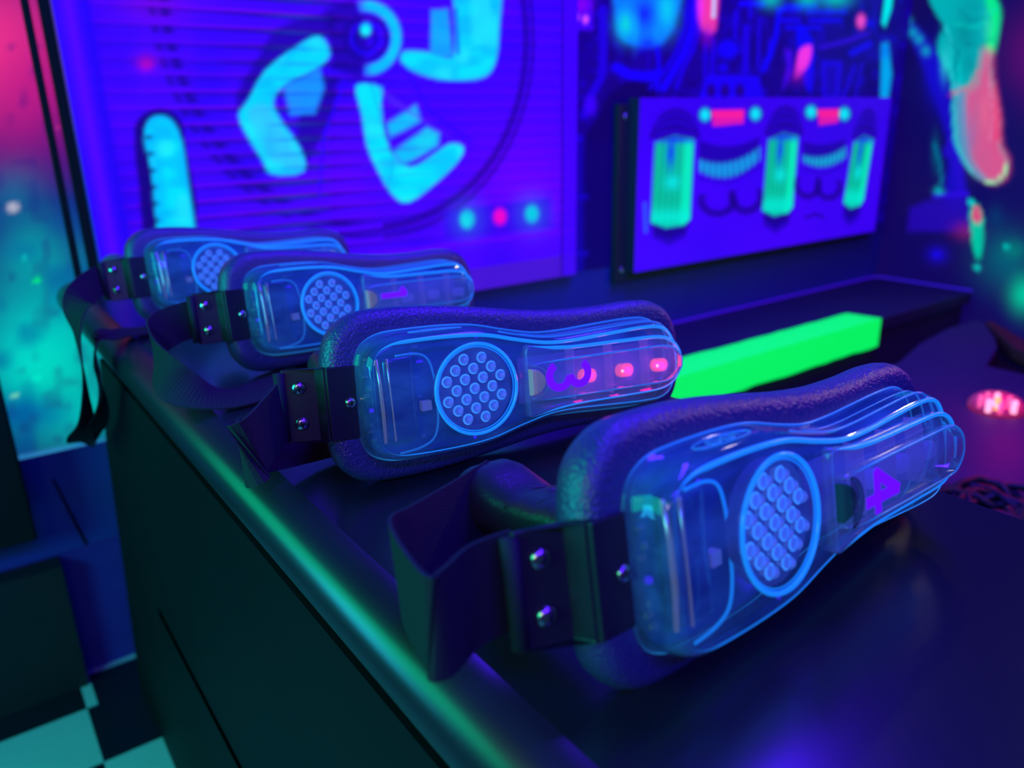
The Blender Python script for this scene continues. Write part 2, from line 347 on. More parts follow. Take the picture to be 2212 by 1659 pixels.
# tube, lower left
cv.poly([(290,300),(300,255),(345,235),(388,255),(402,320),(425,500),(325,560),(300,400)],(12,0,100),10,.9)
cv.poly([(312,300),(320,262),(345,250),(372,262),(392,304),(405,390),(421,500),(424,620),(345,620),(338,490),(327,371)],(0,205,250),9)
cv.poly([(345,300),(385,310),(410,480),(365,480)],(0,235,238),18,.8)
cv.blend(np.clip(np.sin(Y*.175)*.8,0,1)*np.exp(-((X-322-(Y-300)*.09)/10)**2)*(Y>290)*(Y<600),(14,0,110))
cv.blob(316,138,14,12,(230,0,200),.9);cv.blob(316,132,28,22,(120,0,160),.6)
# lamps and bottom rail
cv.poly([(960,455),(1190,425),(1190,490),(960,515)],(50,0,225),12,.9)
cv.blob(1009,474,15,19,(0,255,214),1,2);cv.blob(1080,468,14,18,(255,0,190),1,2);cv.blob(1149,462,14,18,(0,255,222),1,2)
for c_,a_ in (((0,120,190),.4),): cv.blob(1009,474,30,34,c_,a_);cv.blob(1149,462,30,34,c_,a_)
cv.blend((Zm<Z(-262))*(Zm>Z(-268))*.8,(96,0,250));cv.blend((Zm<Z(-325))*.55,(40,0,190))
cv.blend((Zm<Z(-325))*(X>1010)*.5,(86,30,190))
cy_=np.clip(cv.col[...,1]*2.2-.6,0,1);cv.blend(cy_*np.clip(vnoise(X,Y*2,44,21)*1.3-.5,0,.45),(0,165,252));cv.blend(cy_*np.clip(vnoise(X,Y+40,40,22)*1.5-.7,0,.5),(40,250,215))
# raised-looking frame lines on the board edge
cv.blend((Am>MX1-.044)*.75,(62,0,238));cv.blend(np.exp(-((Am-(MX1-.045))/.0022)**2),(18,0,120))
cv.blend((Am<MX0+.05)*.8,(40,0,235));cv.blend(np.exp(-((Am-(MX0+.022))/.010)**2)*.9,(86,0,255));cv.blend(np.exp(-((Am-(MX0+.047))/.010)**2)*.6,(30,0,225))
mu=empty('fan_mural',(.744,1.49,Z(-375)),'purple wall mural with a big cyan-bladed fan behind slats and three coloured lamps','mural')
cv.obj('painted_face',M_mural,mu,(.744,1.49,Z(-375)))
q=MB().box(MX0-.744,MX1-.744,-.0115,.0098,0,1.015).mesh('backing_board');bo=link('backing_board',q,mat('purple board edge',(0.2,0.05,0.7),.6),mu)

# machinery mural, right part of the back wall
cv=Canvas('y',1.4985,1.275,2.7195,Z(-375),Z(640),0.006);X,Y=cv.X,cv.Y
cv.fill((22,0,150));cv.blend(vnoise(X,Y,30,6)*.7,(14,0,100));cv.blend(np.clip(vnoise(X,Y,14,8)*1.4-.7,0,.6),(24,0,200))
cv.poly([(1258,330),(1290,250),(1330,190),(1420,205),(1420,640),(1255,640)],(8,0,96),14)
cv.poly([(1232,-80),(1278,-80),(1282,66),(1232,66)],(62,0,225),5);cv.blob(1254,10,20,18,(150,0,220),.8)
cv.blob(1245,38,6,9,(255,85,255),1,2);cv.blob(1265,42,6,9,(255,85,255),1,2)
B1=(18,0,250);B2=(30,0,205)
cv.line([(1302,20),(1303,120),(1300,165),(1278,205),(1262,250)],(30,0,215),18,7,.9)
for y_ in (92,120,148):cv.line([(1234,y_),(1282,y_)],(18,0,150),6,6,.8)
cv.blob(1276,228,14,22,(62,0,240),.9,2)
cv.line([(1250,300),(1250,640)],(24,0,215),20,10,.8)
for y_ in (425,548):cv.line([(1236,y_),(1266,y_)],(32,0,255),10,6,.8)
cv.poly([(1327,-80),(1478,-80),(1462,30),(1432,92),(1380,100),(1338,80),(1328,20)],(0,125,240),12)
cv.blob(1352,52,18,28,(0,225,205),1);cv.blob(1440,20,20,40,(0,215,225),.95);cv.blob(1392,30,22,30,(10,0,255),.9);cv.blob(1400,95,22,14,(10,0,240),.8);cv.blob(1372,62,7,30,(0,175,250),.8);cv.blob(1420,70,10,20,(0,150,250),.8)
cv.line([(1332,145),(1360,162),(1400,166),(1420,160)],B1,20,9,1);cv.line([(1420,100),(1424,150),(1420,195)],(16,0,240),8,5,1)
for (dx,c,wd) in ((0,(18,0,235),8),(32,B1,16),(62,(26,0,225),10)):
    cv.line([(1490+dx*.4,-20),(1480+dx*.5,60),(1462+dx*.55,110),(1438+dx*.6,150),(1405+dx*.9,190)],c,wd,7,.95)
for (x_,y0_,y1_,wd) in ((1524,95,180,8),(1541,85,170,8),(1590,25,80,10),(1612,60,155,16),(1622,-10,40,8),(1664,90,120,10),(1640,40,150,7)):
    cv.line([(x_,y0_),(x_-2,y1_)],(26,0,225),wd,6,.9)
cv.blob(1572,106,24,22,(14,0,255),.95,2);cv.blob(1562,146,12,10,(20,0,240),.9,2)
cv.line([(1600,8),(1648,8)],B1,12,6)
cv.poly([(1512,-60),(1552,-60),(1548,50),(1540,70),(1526,72),(1512,45)],(255,60,160),10);cv.blob(1513,15,7,30,(255,50,250),.8);cv.line([(1543,-20),(1541,36)],(190,225,255),7,4);cv.blob(1528,76,12,20,(140,0,210),.7)
cv.poly([(1530,160),(1640,164),(1650,215),(1508,215)],(24,0,238),6)
for x_ in (1536,1566,1598): cv.blob(x_,196,10,15,(30,0,120),1,2)
cv.line([(1760,12),(1700,14),(1682,30),(1676,80),(1662,125)],(12,0,250),11,6,.9)
for y_,xa,xb in ((20,1680,1728),(44,1690,1726),(60,1700,1770),(26,1745,1825),(44,1750,1815)): cv.line([(xa,y_),(xb,y_)],(20,0,250),10,6,.85)
cv.poly([(1722,52),(1748,70),(1760,110),(1752,200),(1730,160),(1720,100)],(10,0,250),8,.9)
cv.poly([(1650,125),(1668,120),(1658,150),(1642,160)],(16,0,250),7,.9);cv.poly([(1694,105),(1712,110),(1712,160),(1690,195),(1700,140)],(66,0,235),8,.9)
cv.poly([(1730,105),(1752,99),(1750,128),(1738,152),(1718,170),(1722,130)],(255,55,225),8);cv.blob(1722,165,18,16,(110,0,150),.6)
cv.line([(1772,103),(1830,88),(1876,72)],(50,0,225),8,6,.9);cv.line([(1840,115),(1878,95)],(24,0,240),14,8,.9)
cv.poly([(1773,130),(1820,132),(1812,212),(1776,212)],(26,0,228),6,.9);cv.poly([(1784,142),(1808,142),(1804,205),(1784,205)],(22,0,170),5,.8)
cv.line([(1846,140),(1822,212)],(26,0,225),6,5);cv.line([(1862,140),(1848,212)],(26,0,205),6,5)
cv.blob(1860,46,10,16,(255,80,200),1,2);cv.blob(1880,52,12,8,(20,0,250),.8)
for x_,wd in ((1665,20),(1745,22),(1805,30)): cv.blob(x_,-5,wd,18,(0,205,190),.9)
cv.poly([(1915,-30),(1935,-60),(1925,20),(1912,58),(1905,50)],(0,250,240),6)
cv.poly([(1905,95),(1918,92),(1926,160),(1918,215),(1902,215)],(0,175,240),8);cv.blob(1912,110,9,16,(0,110,250),.7)
cv.blend((cv.Z<Z(-60))*.5,(10,0,110))
cv.blend(np.clip((Y-610)/60,0,.5),(18,6,110))
o=cv.obj('machinery_mural',M_mural2);tag(o,'dark blue mural of pipes and machine parts on the wall right of the fan mural','mural')

# side wall with the painted arm
cv=Canvas('x',2.7185,-0.9,1.4975,Z(-992),Z(700),0.010);X,Y=cv.X,cv.Y
X=np.where(np.abs(X)>1e5,0,X)
cv.fill((14,0,92));nn=vnoise(X,Y,70,11);cv.blend(nn*.6,(26,6,84))
cv.blob(2230,120,60,90,(120,0,110),.5)
cv.poly([(1985,60),(2040,150),(2062,250),(2075,440),(2040,440),(2050,330),(2030,250),(2000,160),(1960,60)],(26,0,190),14,.9)
cv.blob(2020,160,22,60,(20,0,200),.8);cv.line([(2048,330),(2062,300),(2078,420)],(38,0,205),22,12,.8)
for a,b in((1960,45),(1972,70),(1985,85),(2000,110)): cv.blob(a,b,8,9,(0,180,190),.9)
cv.poly([(2004,-60),(2008,0),(2028,39),(2041,58),(2028,81),(2026,116),(2047,154),(2057,193),(2057,247),(2062,309),(2078,343),(2097,374),(2132,395),(2155,393),(2176,370),(2176,343),(2161,309),(2159,247),(2143,162),(2143,127),(2155,77),(2160,23),(2147,-10),(2120,-60)],(0,182,175),5)
cv.poly([(2120,-60),(2147,-10),(2160,23),(2155,77),(2143,115),(2130,100),(2142,50),(2128,0)],(0,255,125),12,.9)
cv.poly([(2143,115),(2143,162),(2159,247),(2161,309),(2178,345),(2170,385),(2130,390),(2095,340),(2080,260),(2085,200),(2110,180),(2125,110)],(232,80,135),22,.95)
cv.poly([(2062,190),(2085,205),(2095,330),(2130,385),(2100,374),(2070,320)],(90,150,190),10,.75)
cv.poly([(2148,180),(2160,250),(2160,310),(2148,300)],(255,50,115),9,.8)
cv.blob(2110,260,12,60,(190,110,150),.5)
for a_,b_,r1,r2,c_,al in ((2085,70,26,40,(0,120,125),.55),(2100,10,30,20,(0,150,150),.5),(2095,140,16,26,(0,130,140),.5),(2040,140,7,30,(60,235,225),.6),(2128,240,10,40,(250,110,140),.6),(2098,300,9,45,(130,120,170),.6),(2120,345,22,24,(205,95,140),.5),(2136,60,10,40,(60,255,160),.5),(2150,250,6,60,(250,60,110),.6)): cv.blob(a_,b_,r1,r2,c_,al)
cv.line([(2070,20),(2095,45),(2140,40)],(0,110,120),4,5,.6);cv.line([(2085,95),(2120,100),(2146,80)],(0,110,120),4,5,.6);cv.line([(2068,120),(2074,170),(2066,210)],(0,230,210),4,5,.6)
cv.line([(2132,394),(2155,391),(2172,372),(2172,355)],(170,255,170),6,4,.95)
cv.line([(2040,55),(2055,90),(2050,130),(2060,200)],(40,225,215),5,4,.8);cv.line([(2060,230),(2064,305),(2080,342),(2100,372)],(60,210,205),6,4,.8)
cv.line([(2060,50),(2110,60),(2150,20)],(0,225,190),5,6,.6);cv.line([(2052,205),(2100,185),(2112,155)],(255,70,110),6,5,.6);cv.line([(2135,170),(2148,260),(2140,300)],(240,140,170),4,4,.6)
cv.line([(2030,60),(2070,110),(2060,160)],(0,110,130),4,4,.7)
cv.blob(2021,330,7,36,(0,90,115),.8);cv.line([(2018,310),(2030,350),(2034,390),(2024,412)],(0,120,150),6,5,.9);cv.blob(2028,414,9,7,(0,200,200),.9)
cv.poly([(1965,450),(2000,435),(2090,425),(2098,500),(1960,500)],(38,0,172),12,.9);cv.line([(2018,425),(2090,418)],(50,0,225),8,6);cv.blob(2085,498,26,18,(140,20,110),.7)
cv.blob(2024,550,22,18,(24,0,190),.9);cv.blob(2024,550,9,7,(30,0,250),.8)
cv.blob(2170,560,55,60,(0,105,120),.7);cv.blob(2212,640,28,40,(0,215,160),.9);cv.blob(2190,540,26,20,(0,140,120),.6);cv.blob(2150,470,16,24,(0,60,110),.6)
cv.poly([(2095,460),(2104,443),(2116,445),(2125,480),(2121,540),(2111,562),(2101,530),(2098,500)],(0,205,160),5);cv.poly([(2098,470),(2104,445),(2117,447),(2121,475),(2110,485)],(235,60,120),6,.95)
cv.blob(2111,578,7,7,(0,225,200),1,2);cv.blob(2098,437,7,8,(0,225,210),1,2);cv.blob(2174,533,6,6,(0,225,200),.9,2)
cv.blend(np.clip((Y-640)/60,0,1)*.6,(22,10,90))
o=cv.obj('arm_mural',M_mural2);tag(o,'side wall mural of a huge pointing arm glowing teal and pink','mural')
struct(box('wall_right',2.72,2.80,-1.6,1.5149,0,2.6,M_wall))

# black cabinet parts at the far left
o=box('wall_speaker_cabinet',-.55,.036,1.40,1.478,Z(-652),Z(-200),M_dark,bevel=.004);tag(o,'black upright cabinet hanging at the left picture edge in front of the nebula painting','cabinet')
struct(box('baseboard_back',-1.5,.062,1.452,1.4975,0,Z(-738),mat('black base board',(0.02,0.018,0.022),.7,noise=(12,(0.01,.01,.012)))))

# ---------------------------------------------------------------- wall box with tubes
BX0,BX1,BZ0,BZ1=1.497,2.672,Z(-402),Z(40)
YF=1.452
k=YF/1.5
cv=Canvas('y',YF-.0006,BX0*k,BX1*k,CZ-.402*k,CZ+.040*k,0.0042);X,Y=cv.X,cv.Y
cv.fill((56,0,238));cv.blend(vnoise(X,Y,90,3)*.5,(76,0,250));cv.blend(np.clip((430-Y)/500,0,.35),(20,0,200))
def tube_art(xa,xb,yt,yb,skew,seed):
    w_=xb-xa
    q=lambda u,v:(xa+u*w_+skew*(v-yt)/(yb-yt),v)
    cv.poly([q(-.12,yt-15),q(.1,yt-52),q(.5,yt-66),q(.9,yt-52),q(1.12,yt-15),q(1.05,yt),q(-.05,yt)],(14,0,120),8,.75)
    for dy in(14,34,50): cv.line([q(0,yt-dy*.7),q(.25,yt-dy*.95),q(.5,yt-dy*1.1),q(.75,yt-dy*.95),q(1,yt-dy*.7)],(40,0,215),5,5,.8)
    cv.poly([q(-.04,yb-20),q(1.04,yb-30),q(.9,yb+22),q(.5,yb+40),q(.1,yb+25)],(14,0,120),12,.85)
    cv.line([q(.2,yb+22),q(.5,yb+32),q(.8,yb+18)],(36,0,210),5,5,.7)
    cv.poly([q(0,yt+8),q(.5,yt-6),q(1,yt+2),q(1,yb-15),q(.85,yb-3),q(.4,yb+4),q(.0,yb-8)],(0,206,150),6,1,False)
    u=(X-xa-skew*(Y-yt)/(yb-yt))/w_;ins=np.clip(.5-sd_poly(X,Y,[q(0,yt+8),q(.5,yt-6),q(1,yt+2),q(1,yb-15),q(.85,yb-3),q(.4,yb+4),q(.0,yb-8)])/5,0,1)
    cv.blend(ins*np.clip(np.sin(u*2*math.pi*6.5)*.55,0,.5),(0,55,130))
    cv.blend(ins*np.exp(-((u-.88)/.12)**2)*.9,(0,255,190));cv.blend(ins*np.exp(-((Y-yb+18)/20)**2)*.7,(0,250,215))
    cv.blend(ins*np.exp(-((u-.42)/.12)**2)*np.exp(-((Y-yt-30)/34)**2)*.9,(10,40,235))
    cv.blend(ins*np.exp(-((Y-yt+0)/9)**2)*.9,(20,10,230))
    cv.blend(ins*np.exp(-((u-.5)/.2)**2)*np.exp(-((Y-(yt+yb)/2)/16)**2)*.8,(0,240,225))
tube_art(1416,1499,300,488,-10,1);tube_art(1661,1724,294,462,-14,2);tube_art(1846,1886,300,446,-24,3)
for a,b in((1523,248),(1632,246),(1752,242),(1824,246)): cv.blob(a,b,17,18,(16,0,130),.8,2);cv.blob(a,b,11,13,(0,240,245),1,2)
for xa,xb,y_ in((1538,1608,251),(1767,1812,249)):
    cv.poly([(xa,y_-13),(xb,y_-14),(xb-2,y_+16),(xa+2,y_+22)],(255,30,150),5)
    cv.blend(np.clip(.5-sd_poly(X,Y,[(xa,y_+4),(xb,y_+4),(xb,y_+25),(xa,y_+25)])/4,0,1)*np.clip(np.sin(X*.9),0,1)*.8,(60,0,215))
def fan_art(xa,xb,yt,ym,yb,per_,c):
    m=(xa+xb)/2;hw=(xb-xa)/2
    U=lambda y0,y1,dp:[(x,y0+(y1-y0)*(x-xa)/(xb-xa)+dp*(1-((x-m)/hw)**2)) for x in np.linspace(xa,xb,9)]
    dp=(yb-ym)*.9
    ins=np.clip(.5-sd_poly(X,Y,U(yt,yt-6,dp*.5)+U(yb-18,ym-4,dp*.8)[::-1])/6,0,1);cv.blend(ins*.8,(20,0,150))
    i2=np.clip(.5-sd_poly(X,Y,U((yt+yb)/2,(yt+ym)/2-6,dp*.55)+U(yb-20,ym-6,dp*.75)[::-1])/9,0,1);cv.blend(i2*(.55+.45*np.sin((X)*2*math.pi/per_)),c)
    cv.line([(xa,yb-2),((xa+xb)/2,yb+8),(xb,ym+10)],(30,0,190),5,5,.8)
fan_art(1510,1640,302,350,388,12.5,(0,190,245));fan_art(1735,1826,305,345,368,9.5,(0,205,230))
for cx_,cy_,rx,ry in((1550,430,34,30),(1612,420,30,34),(1745,395,24,28),(1790,400,24,26)):
    rr=np.hypot((X-cx_)/rx,(Y-cy_)/ry);cv.blend(np.exp(-((rr-1)/.22)**2)*(Y>cy_-12)*.75,(16,0,120))
    cv.blend(np.exp(-((rr-1.15)/.18)**2)*(Y>cy_)*(.5+.5*np.sin(X*.8))*.8,(12,0,90))
cv.line([(1740,470),(1765,462),(1778,470)],(16,0,110),5,4,.9)
cv.line([(1393,440),(1395,500)],(20,110,240),6,5,.7)
wb=empty('wall_control_box',(2.0,1.49,Z(-415)),'purple wall box painted with three glowing green tubes and pink displays','wall box')
OB=(2.0,1.49,Z(-415))
cv.obj('front_panel',M_mural,wb,OB)
q=MB().box(BX0*k-OB[0],BX1*k-OB[0],YF-OB[1],1.489-OB[1],CZ-.402*k-OB[2],CZ+.040*k-OB[2]);link('box_body',q.mesh('box_body'),mat('box side paint',(0.03,0.04,0.09),.5),wb)
q=MB().box(1.408-OB[0],2.60-OB[0],1.480-OB[1],1.4979-OB[1],Z(-417)-OB[2],Z(26)-OB[2]);link('backing_board',q.mesh('backing_board',bevel=.002),mat('olive black board',(0.028,0.040,0.05),.55),wb)
for (px_,pz_) in ((1.432,-4),(1.432,-385)):
    q=MB().dome((0,0,0),.008,.004,n=12,k=3);me=q.mesh('screw');s_=link('screw',me,M_steel,wb,True);s_.location=(px_-OB[0],1.480-OB[1],Z(pz_)-OB[2]);s_.rotation_euler=(math.pi/2,0,0)

# ---------------------------------------------------------------- bench with the green strip
BT=Z(-570)
be=empty('low_bench',(2.1,1.32,0),'dark low bench against the wall under the box with painted tubes','bench')
link('seat_top',MB().box(-1.0,.598,-.166,.1775,BT-.036,BT).mesh('seat_top',bevel=.002),M_bench,be)
link('front_board',MB().box(-1.0,.585,-.150,-.130,0.0,BT-.036).mesh('front_board'),M_bench,be)
link('end_board',MB().box(.575,.5975,-.1299,.1775,0.0,BT-.036).mesh('end_board'),M_bench,be)
o=link('wall_seam_bead',MB().tube([(1.30,1.4935,BT+.003),(1.9,1.4935,BT+.003),(2.690,1.4935,BT+.003),(2.712,1.475,BT+.003),(2.7135,1.16,BT+.003)],.0028,6).mesh('wall_seam_bead'),mat('glowing sealant',(0.2,0.1,0.7),.5,emit=(0.05,0.0,0.8),es=.45))
o['kind']='structure';o.name='trim_2'
YB=1.154
gx0,gx1=1.02,2.150
q=MB();t=.003
nseg=26
prof=lambda:[(YB+.092,BT),(YB+.092,BT+t),(YB-t,BT+t),(YB-t,BT-.080),(YB,BT-.080),(YB,BT)]
rs=[]
for i in range(nseg+1):
    x_=gx0+(gx1-gx0)*i/nseg;jit=[random.uniform(-.003,.003) for _ in range(2)]
    if i==0 or i==nseg:jit=[0,0]
    dx=0.0
    pr=prof();pr[0]=(pr[0][0]+jit[0],pr[0][1]);pr[1]=(pr[1][0]+jit[0],pr[1][1]);pr[3]=(pr[3][0],pr[3][1]+jit[1]);pr[4]=(pr[4][0],pr[4][1]+jit[1])
    rs.append([(x_-(.020 if (i==nseg and j in(0,1)) else 0)-1.6,p[0]-1.2,p[1]-BT) for j,p in enumerate(pr)])
q.rings(rs)
o=link('green_strip',q.mesh('green_strip'),M_green);o.location=(1.6,1.2,BT);tag(o,'bright fluorescent green strip wrapped over the front edge of the low bench','strip')

# ---------------------------------------------------------------- low table with purple cover, red light and cable behind the counter
LT=Z(-570)
cx_,cy_=1.6,.6
lt=empty('low_table',(1.4,.3,0),'dark low table lit magenta behind the black counter','table')
q=MB();pol=[(.62,-.7),(1.905,-.7),(1.915,.45),(1.925,.763),(2.10,.815),(2.19,.86),(2.30,.93),(2.352,.974),(2.20,.985),(1.99,.955),(1.80,.905),(1.70,.90),(.62,.90)]
v0=[(x-1.4,y-.3,LT-.03) for x,y in pol];v1=[(x-1.4,y-.3,LT) for x,y in pol]
q.rings([v0,v1]);link('table_top',q.mesh('table_top',bevel=.003),M_cover,lt)
for a,b in((.75,-.6),(1.80,-.6),(.75,.75),(1.80,.75)):
    link('leg',MB().box(a-1.4-.03,a-1.4+.03,b-.3-.03,b-.3+.03,0,LT-.0301).mesh('leg'),M_dark,lt)
q=MB();pol=[(1.925,.60),(2.06,.69),(2.13,.79),(2.34,.955),(2.365,.94),(2.20,.78),(2.12,.66),(1.93,.50)]
q.rings([[(x-2.1,y-.75,0) for x,y in pol],[(x-2.1,y-.75,.035) for x,y in pol]])
o=link('brown_cloth',q.mesh('brown_cloth',bevel=.006),mat('dark brown cloth',(0.16,0.045,0.02),.8,noise=(20,(0.10,0.03,0.02))));o.location=(2.1,.75,LT-.034);tag(o,'dark brown folded cloth strip lying past the purple table edge','cloth')
sh=link('stool',MB().box(-.16,.22,-.22,.22,0,LT-.036).mesh('stool'),M_dark);sh.location=(2.12,.74,0);tag(sh,'black block standing under the dark brown cloth strip','stool')
pk=empty('puck_light',(1.640,.618,LT),'round light with red glowing diodes on the magenta lit table','light')
q=MB().dome((0,0,0),.052,.030,n=28,k=7,base=.006);link('dome',q.mesh('dome'),clear('pink clear dome',(1,.75,.85),(1,.2,.4),.38,.9,.1,emit=(1.0,0.02,0.16),es=.55),pk,True)
for i,(a,b,hot) in enumerate([(0,0,2),(.026,.012,1),(.014,.026,0),(-.012,.027,0),(-.027,.004,1),(-.022,-.016,0),(.004,-.030,1),(.026,-.012,0)]):
    q=MB().dome((a,b,.0),.0055 if hot else .0042,.005,n=10,k=3,base=.022)
    link('diode',q.mesh('diode'),[mat('pink diode',(1,.5,.6),.3,emit=(1,.15,.3),es=1.0),mat('white hot diode',(1,.8,.9),.3,emit=(1,.6,.75),es=2),mat('amber diode',(1,.6,0),.3,emit=(1,.5,0),es=2.5)][hot],pk,True)
pl=bpy.data.lights.new('puck_glow','POINT');pl.energy=.5;pl.color=(1,0.0,.15);pl.shadow_soft_size=.03
po=bpy.data.objects.new('puck_glow',pl);C.objects.link(po);po.location=(1.60,.57,LT+.11)
q=MB();pts=[]
for i in range(150):
    t=i/149*2*math.pi*9;rr=.052+.026*math.sin(t*1.37)+.016*math.sin(t*2.71)
    pts.append((rr*math.cos(t)*1.25,rr*math.sin(t)*.9,.010+.008*(1+math.sin(t*1.9))))
q.tube(pts,.0062,6)
o=link('tangled_cable',q.mesh('tangled_cable'),mat('black cable',(0.01,0.012,0.02),.5),None,True);o.location=(1.150,.415,LT+.0);tag(o,'tangle of dark cable on the magenta lit table near the right picture edge','cable')

# ---------------------------------------------------------------- counter
co=empty('counter',(.30,.3,0),'long black counter with rounded green lit edge carrying the four laser tag units','counter')
def rb(pts,o_=(.30,.3,0)): return [(x-o_[0],y-o_[1],z-o_[2]) for x,y,z in pts]
# top slab with rounded left edge and rounded far end
def slab_outline(r_,n_=10):
    x0,x1,y0,y1=.132,.484,-.55,1.426;rc=.045
    p=[(x0,y0),(x0,y1-rc)]+[(x0+rc-rc*math.cos(a),y1-rc+rc*math.sin(a)) for a in np.linspace(0,math.pi/2,8)[1:]]+[(x1,y1),(x1,y0)]
    return p
ol=slab_outline(0);cxm,cym=.308,.44
rs=[];R0=.0275
ins=lambda d:[(max(.132+d,x) if x<.3 else min(x,.484-min(d,.002)),(y if y<0 else min(y,1.426-d))) for x,y in ol]
for a in np.linspace(-math.pi/2,math.pi/2,11):
    d=R0*(1-math.cos(a));zc=TOP-R0+R0*math.sin(a)
    rs.append(rb([(x+(d*(1 if x<.3 else 0)),y-(d if y>1 else 0),zc) for x,y in ol]))
link('counter_top',MB().rings(rs).mesh('counter_top'),[M_counter,M_rim],co,False)
for p in bpy.data.objects['counter_top'].data.polygons:
    p.use_smooth=abs(p.normal.z)<.995;p.material_index=1 if p.use_smooth else 0
sp=MB();poly=[(-.55,0),(1.40,0),(1.20,Z(-444)),(1.10,TOP-.056),(-.55,TOP-.056)]
sp.rings([rb([(.139,y,z) for y,z in poly]),rb([(.157,y,z) for y,z in poly])]);link('side_panel',sp.mesh('side_panel'),M_side,co)
link('groove',MB().box(*((.1383)-.3,.1389-.3),-.85,.70,Z(-620),Z(-608)).mesh('groove'),M_void,co)
link('back_panel',MB().box(.464-.3,.480-.3,-.85,1.09,0,TOP-.0555).mesh('back_panel'),M_side,co)
link('end_panel',MB().box(.1575-.3,.4635-.3,.78,.795,0,TOP-.0555).mesh('end_panel'),M_side,co)

# posts at the counter end
for (xa,xb,lab) in ((.1655,.1755,'thinner left black post rising from the far counter end'),(.187,.2015,'wider right black post at the left edge of the fan mural')):
    o=link('metal_post',MB().box(-(xb-xa)/2,(xb-xa)/2,-.006,.006,0,1.0).mesh('metal_post',bevel=.001),M_dark);o.location=((xa+xb)/2,1.400,TOP);tag(o,lab,'post','black posts at the counter end')
o=link('post_foot',MB().dome((0,0,0),.026,.030,n=24,k=6,base=.006).mesh('post_foot'),mat('grey rubber foot',(0.10,0.13,0.16),.5),None,True);o.location=(.222,1.375,TOP+.0002);tag(o,'small grey rounded foot beside the posts at the far counter end','foot')

# ---------------------------------------------------------------- laser tag units
PAD=[(-94,0),(-93.5,25),(-88,43),(-72,55),(-45,57.5),(-12,56),(22,52),(55,47.5),(88,45),(122,45),(150,46.5),(172,45),(188,37),(196.5,22),(198.5,0)]
HOU=[(-75.5,0),(-75.2,12),(-74.6,24),(-70,34),(-60,39.5),(-45,41.2),(-15,41.4),(10,39.6),(35,34),(58,29.8),(80,29.4),(110,31),(140,32.4),(158,31.5),(169,26),(176,14),(178,0)]
L1=[(36,0),(36,12),(36.2,21),(38.5,25),(46,24.2),(60,22.2),(80,21),(120,21),(152,20.5),(166,16),(173,8),(174.5,0)]
L2=[(49.5,0),(48,5),(44,9),(38.5,10.4),(39.5,12.8),(52,13.4),(80,13.8),(120,14),(152,13.8),(163,10.5),(169,5),(170,0)]
padL=sym(PAD);houL=sym(HOU);l1L=sym(L1);l2L=sym(L2)
S=.001
def part(name,mb,m,parent,smooth=True,bevel=0):
    o=link(name,mb.mesh(name,S,bevel),m,parent,smooth);return o
def ridge(name,loop,w,r_top,r_bot,m,parent,u0=None):  # glow bead thicker on top, thin left and below, imitating overhead blacklight
    pts=[(p[0],p[1],w) for p in loop];ul=min(p[0] for p in loop);rad=[(r_bot+(r_top-r_bot)*min(1,max(0,(p[1]+4)/20)))*(.06+.94*min(1,max(0,(p[0]-ul-3)/20))) for p in loop]
    return part(name,MB().tube(pts,rad,6,closed=True),m,parent)
def cross_screw(parent,u,v,w,r_,name='screw',tilt=0):
    q=MB();q.dome((0,0,0),r_,r_*.5,n=20,k=5,base=.6)
    t=r_*.5+.62
    q.box(-r_*.48,r_*.48,-r_*.13,r_*.13,t-.25,t+.05,1);q.box(-r_*.13,r_*.13,-r_*.48,r_*.48,t-.25,t+.05,1)
    o=part(name,q,[M_steel,M_hole],parent);o.location=(u*S,v*S,w*S);o.rotation_euler=(0,0,.35+tilt);return o
def ribbon(pts,wd,th,name,m,parent=None):
    """strap: list of (centre, width direction)"""
    c=catmull([p[0] for p in pts],8,False);d_=catmull([p[1] for p in pts],8,False)
    rs=[]
    for i in range(len(c)):
        t=c[min(i+1,len(c)-1)]-c[max(i-1,0)];t/=np.linalg.norm(t);dd=d_[i]-t*(d_[i]@t);dd/=np.linalg.norm(dd);nn=np.cross(t,dd)
        h=wd/2;k=th/2;rs.append([c[i]-dd*h-nn*k,c[i]+dd*h-nn*k,c[i]+dd*h+nn*k,c[i]-dd*h+nn*k])
    q=MB();q.rings([[tuple(p) for p in r_] for r_ in rs]);me=q.mesh(name,S)
    return link(name,me,m,parent,False)
def digit(ch,parent,m):
    def arc(cx,cy,rx,ry,a0,a1,n=14): return [(cx+rx*math.cos(math.radians(a)),cy+ry*math.sin(math.radians(a))) for a in np.linspace(a0,a1,n)]
    # upright glyph, 1 unit = 1mm, 20 wide x 33 high, then turned a quarter clockwise
    st={'3':[arc(-1,8.2,8,7.4,155,-75)+arc(-1,-8.2,8.8,8.2,75,-155)],
        '4':[[(4,-15),(4,15)],[(4,15),(-9,-5.5)],[(-9,-5.5),(10,-5.5)]],
        '1':[[(0,-15),(0,15)],[(0,15),(-7,9)]],'2':[arc(0,8,8,7.5,160,-40)+[(-8,-15)],[(-8,-14.8),(9,-14.8)]]}[ch]
    q=MB()
    for s_ in st:
        p=np.array(s_,float);n=len(p);L_=[];R2=[];h=2.9
        for i in range(n):
            t=p[min(i+1,n-1)]-p[max(i-1,0)];t/=np.linalg.norm(t);nn=np.array([-t[1],t[0]])
            e=t*(h*.6 if i==n-1 else (-h*.6 if i==0 else 0)) if ch=='4' else 0*t
            L_.append(p[i]+nn*h+e);R2.append(p[i]-nn*h+e)
        for i in range(n-1):
            a=[L_[i],L_[i+1],R2[i+1],R2[i]];a=[(x[1],-x[0]) for x in a]     # quarter turn clockwise
            q.rings([[(x,y,0) for x,y in a],[(x,y,.35) for x,y in a]])
    return part('number',q,m,parent,False)

